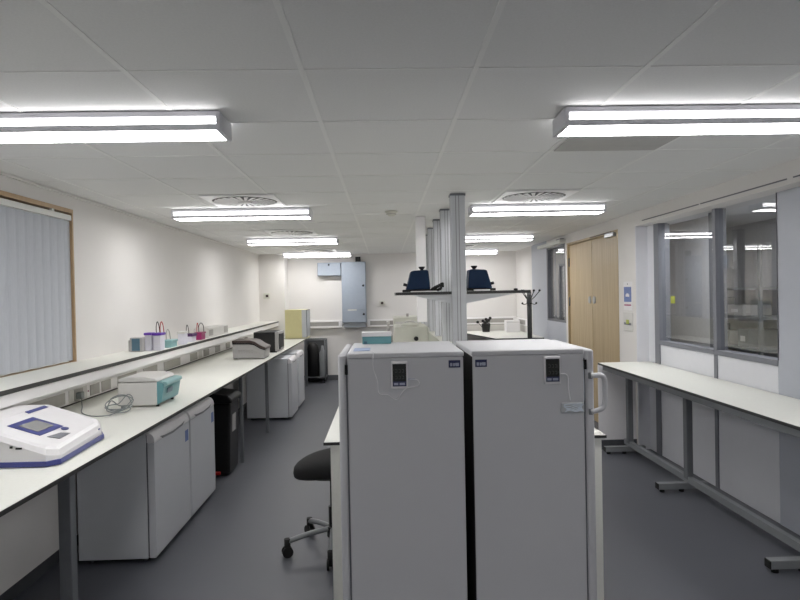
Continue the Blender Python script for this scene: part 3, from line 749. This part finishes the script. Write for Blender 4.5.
# cream instruments on the island behind the left fridge
t = thing('cream_instrument', 'cream bench instrument with round lid handle and black knob on island', 'instrument', (.26, 5.9, .9))
MB().box(.095,.42,5.60,6.15,.905,1.335,.012,2).build('body', M['cream'], t)
MB().lathe([(0,0),(.085,0),(.09,.01),(.07,.03),(0,.035)], (.25,5.75,1.335), 24).build('lid', M['cream'], t)
MB().tube([(.20,5.70,1.365),(.22,5.70,1.385),(.28,5.70,1.385),(.30,5.70,1.365)], .007, 6).build('handle', M['whiteg'], t)
MB().cyl((.30,5.60,1.22),(.30,5.575,1.22),.022).build('knob', M['black'], t)
MB().box(.11,.40,5.594,5.60,1.0,1.15,.001,1).build('panel', M['whiteg'], t)
t = thing('cream_instrument', 'taller cream cabinet instrument behind the round-lidded one on island', 'instrument', (.26, 7.3, .9))
MB().box(.11,.44,7.0,7.6,.905,1.37,.012,2).build('body', M['cream'], t)
MB().box(.27,.30,7.2,7.23,1.37,1.41,.002,1).build('spout', M['sock'], t)
MB().box(.13,.42,6.994,7.0,1.18,1.32,.001,1).build('panel', M['whiteg'], t)
# glassware left of instrument
t = thing('wash_bottle', 'slim clear bottle between teal carton and cream instrument on island', 'bottle', (.03, 5.7, .9))
MB().lathe([(0,0),(.04,0),(.042,.01),(.042,.34),(.015,.40),(.012,.46),(0,.46)], (.035,5.72,.9005), 16).build('body', M['sock'], t)
MB().cyl((.035,5.72,1.36),(.035,5.72,1.39),.016).build('cap', M['whiteg'], t)

# ------------------------------------------------------------------ stool
t = thing('lab_stool', 'black padded lab stool on grey star base with castors at island', 'stool', (-.37, 3.80, 0))
sx, sy = -.362, 3.80
b = bmesh.new(); bmesh.ops.create_uvsphere(b, u_segments=32, v_segments=16, radius=1)
for v in b.verts:
    p = v.co; q = abs(p.z)**.6*(1 if p.z > 0 else -1)
    x = p.x*.25; y = p.y*.21; z = q*.075 - .03*(abs(p.x)**2.2) + .018*p.x + .004
    v.co = Vector((sx+x, sy+y, .555+z))
g = MB(); g._merge(b, True); g.build('seat', M['fab'], t)
MB().tube([(sx-.16,sy-.02,.49),(sx-.10,sy-.05,.468),(sx,sy-.05,.462),(sx+.10,sy-.05,.468)], .005, 6).build('tilt_lever', M['black'], t)
MB().box(sx-.08,sx+.08,sy-.07,sy+.07,.475,.50,.005).build('seat_plate', M['black'], t)
MB().cyl((sx,sy,.12),(sx,sy,.28),.028).cyl((sx,sy,.28),(sx,sy,.48),.016).build('column', M['black'], t)
MB().cyl((sx,sy,.085),(sx,sy,.15),.04).build('hub', M['black'], t)
for k in range(5):
    a = math.radians(200 + 72*k)
    d = Vector((math.cos(a), math.sin(a), 0)); L = .30
    e = Vector((sx,sy,0))+d*L
    l = MB().tube([Vector((sx,sy,.135))+d*.03, Vector((sx,sy,.12))+d*.18, Vector((e.x,e.y,.095))], .017, 10).build('leg', M['steelL'], t)
    n = Vector((-d.y,d.x,0))
    MB().cyl(e+n*.024+Vector((0,0,.034)), e+n*.010+Vector((0,0,.034)), .034).cyl(e-n*.024+Vector((0,0,.034)), e-n*.010+Vector((0,0,.034)), .034).cyl(e+Vector((0,0,.03)), e+Vector((0,0,.115)), .020).build('castor', M['rubber'], l)

# ------------------------------------------------------------------ right bench
t = thing('lab_bench', 'white-topped wall bench with grey steel frame below the glazed partition', 'bench', (2.45, 3, 0))
RZ = .907
MB().box(2.183, 2.715, YB+.1, 5.925, RZ-.020, RZ).build('worktop', M['worktop'], t)
MB().box(2.180, 2.183, YB+.1, 5.925, RZ-.020, RZ-.001).build('edge_strip', M['edge'], t)
MB().box(2.22, 2.26, YB+.2, 5.9, RZ-.075, RZ-.0205).build('front_rail', M['steelL'], t)
MB().box(2.43, 2.47, YB+.2, 5.9, .075, .125).build('lower_rail', M['steelL'], t)
MB().box(2.43, 2.47, YB+.2, 5.9, RZ-.075, RZ-.0205).build('rear_rail', M['steel'], t)
for y in (-1.1, 1.93, 3.30, 4.67, 5.80):
    MB().box(2.425, 2.475, y-.03, y+.03, .10, RZ-.0205, .003, 1).build('leg', M['steel'], t)
    MB().box(2.19, 2.60, y-.026, y+.026, .025, .075, .003, 1).build('foot', M['steelL'], t)
    MB().box(2.186, 2.192, y-.026, y+.026, .027, .073).build('end_cap', M['rubber'], t)
    for xx in (2.23, 2.39): MB().cyl((xx,y,0),(xx,y,.026),.02).build('glide', M['rubber'], t)
MB().box(2.2, 2.59, 5.965, 5.985, .10, RZ-.03).build('end_panel', M['white'], t)
MB().box(2.2, 2.59, 5.96, 5.99, 0.0, .10).build('plinth', M['skirt'], t)

# far right bench
t = thing('side_bench', 'small white bench with black edge in the far right corner', 'bench', (2.2, 10.4, 0))
MB().prism([(1.80,9.42),(2.592,9.42),(2.592,YF-.005),(1.50,YF-.005),(1.50,10.9)], 'z', .872, .90).build('worktop', M['worktop'], t)
MB().box(1.80,2.592,9.416,9.42,.872,.899).quad([(1.80,9.418,.872),(1.50,10.9,.872),(1.50,10.9,.899),(1.80,9.418,.899)], .004).build('edge_strip', M['edge'], t)
MB().box(1.86,1.90,9.5,9.54,0,.872).build('leg', M['steel'], t); MB().box(2.5,2.54,9.5,9.54,0,.872).build('leg', M['steel'], t); MB().box(1.56,1.60,11.2,11.24,0,.872).build('leg', M['steel'], t)
t = thing('white_box', 'plain white box on the bench in far right corner', 'box', (2.33,10.85,.9))
MB().box(2.26,2.51,10.75,10.95,.902,1.12,.004).build('box_body', M['white'], t)
MB().box(2.26,2.51,10.748,10.75,1.085,1.09).build('seam', M['sock'], t)
t = thing('tool_pot', 'dark pot holding black-knobbed tools on far right bench', 'pot', (1.92,11.1,.9))
MB().lathe([(0,0),(.07,0),(.085,.14),(.08,.16),(.06,.01),(0,.01)], (1.93,11.05,.9005), 16).build('pot_body', M['black'], t)
for dx, dz in ((-.16,.19),(-.06,.21),(.08,.26),(.02,.2),(.05,.22),(-.02,.18),(.0,.24)):
    MB().tube([(1.93+dx*.2,11.05,.91),(1.93+dx*.6,11.05,1.02),(1.93+dx,11.04,.9+dz)], .006, 6).ball((1.93+dx,11.04,.9+dz), .03, n=6).build('tool', M['black'], t)
# far wall trunking
def wtrunk(x0, x1, label):
    t = thing('wall_trunking', label, 'trunking', ((x0+x1)/2, YF, 1.03))
    MB().box(x0,x1,YF-.05,YF-.001,1.03,1.17,.003).build('trunking_body', M['trunk'], t)
    n = max(1, int((x1-x0)/.55)); w = (x1-x0)/n
    for k in range(n): MB().box(x0+w*k+.05, x0+w*k+w-.06, YF-.053, YF-.05, 1.06, 1.14).build('blank_panel', M['sock'], t)
    MB().box(x0,x1,YF-.07,YF-.05,1.015,1.03).build('lower_lip', M['vent'], t)
wtrunk(-1.84, -.83, 'white trunking with grey panels on far wall left of the cabinet')
wtrunk(-.33, .52, 'white trunking with grey panel on far wall right of the cabinet')
wtrunk(1.5, 2.58, 'white trunking on far wall above the corner bench')
t = thing('wall_trunking', 'short trunking on the right wall over the corner bench', 'trunking', (XR, 10.7, 1.03))
MB().box(XR-.05,XR-.001,10.2,YF-.08,1.03,1.15,.003).build('trunking_body', M['trunk'], t)
MB().box(XR-.053,XR-.05,10.5,11.0,1.05,1.13).build('blank_panel', M['sock'], t)

# electrical cabinets on the far wall
t = thing('electrical_cabinet', 'tall blue-grey electrical cabinet on the far wall', 'cabinet', (-.575, YF-.1, 1.06))
MB().box(-.81,-.345,YF-.18,YF-.001,1.12,2.29,.008).build('body', M['cab'], t)
MB().box(-.80,-.355,YF-.19,YF-.18,1.36,2.27,.004).build('door', M['cab'], t)
MB().box(-.80,-.355,YF-.19,YF-.18,1.13,1.35,.004).build('lower_cover', M['cab'], t)
MB().box(-.79,-.36,YF-.16,YF-.001,1.03,1.12).build('base_box', M['cabD'], t)
for z in (1.83, 1.28): MB().cyl((-.395,YF-.188,z),(-.395,YF-.21,z),.022).build('lock', M['black'], t)
MB().box(-.70,-.53,YF-.192,YF-.19,1.355,1.375).build('label_strip', M['cream'], t)
MB().box(-.54,-.44,YF-.12,YF-.03,2.29,2.39,.004).build('gland', M['black'], t)
t = thing('electrical_cabinet', 'small wide blue-grey electrical box joined to tall far cabinet', 'cabinet', (-1.05, YF-.1, 2.03))
MB().box(-1.27,-.825,YF-.15,YF-.001,2.03,2.285,.006).build('body', M['cab'], t)
MB().box(-1.26,-.835,YF-.158,YF-.15,2.04,2.275,.003).build('door', M['cab'], t)
MB().cyl((-1.05,YF-.156,2.24),(-1.05,YF-.175,2.24),.018).build('lock', M['black'], t)
t = thing('fire_call_point', 'small call point with brown centre on far wall right of cabinet', 'call point', (-.04, YF, 1.45))
MB().box(-.09,.01,YF-.04,YF-.001,1.44,1.53,.004).build('housing', M['cream'], t)
MB().ball((-.04,YF-.042,1.485),.028,(1,.5,1),8).build('button', M['brown'], t)

# ------------------------------------------------------------------ ceiling fittings
def light(x0, x1, y0, label):
    yc = y0+.09
    t = thing('ceiling_light', label, 'light', ((x0+x1)/2, yc, CZ), 'fluorescent batten lights on the ceiling')
    z = CZ-.006
    MB().prism([(y0+.004,z),(y0+.184,z),(y0+.184,z-.02),(y0+.178,z-.03),(y0+.012,z-.03),(y0+.004,z-.02)], 'x', x0, x1).build('housing', M['house'], t)
    # side diffusers (both long faces) and bottom diffuser, with grey lips between
    MB().box(x0+.012,x1-.012,y0+.002,y0+.012,z-.056,z-.030).box(x0+.012,x1-.012,y0+.176,y0+.186,z-.056,z-.030).build('side_diffuser', M['tubeside'], t)
    MB().box(x0+.004,x1-.004,y0,y0+.006,z-.046,z-.043).box(x0,x1,y0-.001,y0+.010,z-.080,z-.056).box(x0,x1,y0+.178,y0+.189,z-.080,z-.056).build('lip', M['house'], t)
    MB().box(x0+.012,x1-.012,y0+.0105,y0+.1775,z-.080,z-.072).build('bottom_diffuser', M['tube'], t)
    MB().box(x0-.008,x0+.012,y0,y0+.188,z-.083,z-.004,.003).build('end_cap', M['house'], t)
    MB().box(x1-.012,x1+.008,y0,y0+.188,z-.083,z-.004,.003).build('end_cap', M['house'], t)
    return t
LL = ['nearest strip light at the upper left', 'second strip light in the left row, before the first round diffuser',
      'third strip light in the left row', 'farthest strip light in the left row, by the far cabinets', 'left strip light overhead behind the viewpoint']
RL = ['nearest strip light at the upper right', 'second strip light in the right row, in front of round diffuser',
      'third strip light in the right row, half behind the posts', 'farthest strip light in the right row', 'right strip light overhead behind the viewpoint']
LY = (2.50, 5.25, 7.95, 10.6, -.55)
pl = None
for i in range(5):
    for row, (xc, L) in enumerate((((-1.297,-1.262,-1.23,-1.20,-1.30)[i], LL), ((1.413,1.418,1.46,1.48,1.41)[i], RL))):
        if pl is None: pl = light(xc-.61, xc+.61, LY[0], L[0]); base = xc
        else: dup(pl, (xc-base, LY[i]-LY[0], 0), L[i], 'fluorescent batten lights on the ceiling')
# lights behind the camera: one dim row
def diffuser(cx, cy, label):
    t = thing('swirl_diffuser', label, 'air diffuser', (cx, cy, CZ), 'round swirl diffusers in the ceiling')
    z = CZ-.0045
    # plate ring with round hole
    b = bmesh.new(); n = 48; h = .29; R = .262
    inner = []; outer = []
    for i in range(n):
        a = 2*PI*i/n; c, s_ = math.cos(a), math.sin(a); k = h/max(abs(c), abs(s_))
        inner.append((cx+R*c, cy+R*s_)); outer.append((cx+k*c, cy+k*s_))
    vi = [b.verts.new((p[0],p[1],z-.008)) for p in inner]; vo = [b.verts.new((p[0],p[1],z-.008)) for p in outer]
    vi2 = [b.verts.new((p[0],p[1],z)) for p in inner]; vo2 = [b.verts.new((p[0],p[1],z)) for p in outer]
    for i in range(n):
        j = (i+1)%n
        b.faces.new((vi[i],vi[j],vo[j],vo[i])); b.faces.new((vi2[i],vo2[i],vo2[j],vi2[j])); b.faces.new((vi[i],vi2[i],vi2[j],vi[j])); b.faces.new((vo[i],vo[j],vo2[j],vo2[i]))
    bmesh.ops.recalc_face_normals(b, faces=b.faces[:])
    g = MB(); g._merge(b); g.build('face_plate', M['vane'], t)
    MB().cyl((cx,cy,z),(cx,cy,z-.002), R, n=40).build('dark_throat', M['dgrey'], t)
    g = MB()
    for k in range(24):
        a = 2*PI*k/24; R_ = Matrix.Rotation(a, 3, 'Z')
        bb = MB(); 
        T = Matrix.Rotation(a, 3, 'Z') @ Matrix.Rotation(math.radians(5), 3, 'X')
        b = bmesh.new(); bmesh.ops.create_cube(b, size=1)
        for v in b.verts:
            u = v.co.x+.5; w = .011+.024*u
            p = Vector((.055+u*.19, v.co.y*w, v.co.z*.002)); v.co = Vector((cx,cy,z-.012)) + T @ p
        g._merge(b)
    g.build('vane_ring', M['vane'], t)
    MB().cyl((cx,cy,z-.003),(cx,cy,z-.018), .05, n=24).build('hub', M['grid'], t)
    return t
vx0 = (GX[1]+GX[2])/2; vx1 = (GX[5]+GX[6])/2
def gyc(k): return 2.075+.6167*(k+.5)
vx0 += .07
dv = diffuser(vx0, gyc(4), 'round swirl diffuser above the second left strip light')
dup(dv, (0, gyc(8)-gyc(4), 0), 'round swirl diffuser above the third left strip light', 'round swirl diffusers in the ceiling')
dup(dv, (0, gyc(13)-gyc(4), 0), 'farthest round swirl diffuser in the left row', 'round swirl diffusers in the ceiling')
dup(dv, (vx1-vx0, 0, 0), 'round swirl diffuser above the second right strip light', 'round swirl diffusers in the ceiling')
dup(dv, (vx1-vx0, gyc(12)-gyc(4), 0), 'far round swirl diffuser in the right row behind the posts', 'round swirl diffusers in the ceiling')
t = thing('return_grille', 'flat darker grey ceiling panel behind the nearest right strip light', 'ceiling panel', (vx1, gyc(1), CZ))
MB().box(GX[5]+.02, GX[6]-.02, gyc(1)-.29, gyc(1)+.29, CZ-.008, CZ-.004).build('panel', M['tile_d'], t)
t = thing('smoke_detector', 'small round smoke detector on the ceiling left of posts', 'detector', (.085,5.6,CZ))
MB().lathe([(0,-.045),(.03,-.045),(.045,-.03),(.05,-.012),(.06,-.01),(.06,0),(0,0)], (.085,5.6,CZ-.004), 24).build('housing', M['cream'], t)
MB().cyl((.085,5.6,CZ-.030),(.085,5.6,CZ-.036),.048).build('sensor_slot', M['sock'], t)

# ------------------------------------------------------------------ beyond the glass: shelving
t = thing('shelving_unit', 'dark shelving unit seen through the right glass pane', 'shelving', (4.3, 7.1, 0))
for z in (.5, .95, 1.3, 1.62): MB().box(4.0,4.58,6.1,7.85,z,z+.03).build('shelf', M['shelfg'], t)
for y in (6.12, 7.0, 7.83):
    MB().box(4.0,4.03,y-.02,y+.02,0,2.1).build('upright', M['shelfg'], t)
for i, (y, z, w, h) in enumerate(((6.4,.98,.2,.2),(6.75,.98,.25,.16),(7.3,.98,.3,.22),(6.5,1.33,.3,.12),(7.2,1.33,.25,.2))):
    L = ('pale carton on lower shelf','squat carton on lower shelf','wide carton on lower shelf','low carton on upper shelf','tall carton on upper shelf')[i]
    b_ = thing('storage_carton', L+' seen through the right glass pane', 'carton', (4.2,y+w/2,z), 'cartons on the shelving beyond the glass')
    MB().box(4.06,4.4,y,y+w,z,z+h,.004,1).build('box_body', M['vent'] if i%2 else M['shelfg'], b_)
    MB().box(4.055,4.06,y+w*.3,y+w*.7,z+h*.3,z+h*.6).build('carton_label', M['whiteg'], b_)

# ------------------------------------------------------------------ lights, world, camera
def area(name, loc, rot, sx_, sy_, e, colr=(1,1,1)):
    L = bpy.data.lights.new(name, 'AREA'); L.shape = 'RECTANGLE'; L.size = sx_; L.size_y = sy_; L.energy = e; L.color = colr
    o = bpy.data.objects.new(name, L); col.objects.link(o); o.location = loc; o.rotation_euler = rot
    return o
area('room_beyond_fill', (3.7, 4.4, 2.40), (0,0,0), .6, 1.6, 15)  # added fill light without a fitting, brightens the room behind the glass
area('room_beyond_fill', (3.0, 5.4, 2.40), (0,0,0), .3, 1.6, 16)  # second added fill, lifts the pale panel behind the left pane
W = bpy.data.worlds.new('World'); sc.world = W; W.use_nodes = True
W.node_tree.nodes['Background'].inputs['Color'].default_value = (.8,.85,.95,1)
W.node_tree.nodes['Background'].inputs['Strength'].default_value = .05

cam = bpy.data.cameras.new('Camera'); co = bpy.data.objects.new('Camera', cam); col.objects.link(co)
cam.sensor_width = 36; cam.lens = 583/800*36; cam.clip_start = .05
right = Vector((0.9994276, -0.0274327, -0.01979718)); up = Vector((0.02006249, 0.00942999, 0.99975426)); fwd = Vector((0.02723928, 0.99957917, -0.00997496))
m = Matrix((( right.x, up.x, -fwd.x, 0), (right.y, up.y, -fwd.y, 0), (right.z, up.z, -fwd.z, 1.65), (0,0,0,1)))
co.matrix_world = m
sc.camera = co
sc.view_settings.view_transform = 'Standard'
sc.view_settings.look = 'None'
sc.view_settings.exposure = 0.27
sc.view_settings.gamma = 1.12
sc.cycles.max_bounces = 8
sc.cycles.diffuse_bounces = 5
sc.cycles.sample_clamp_indirect = 6
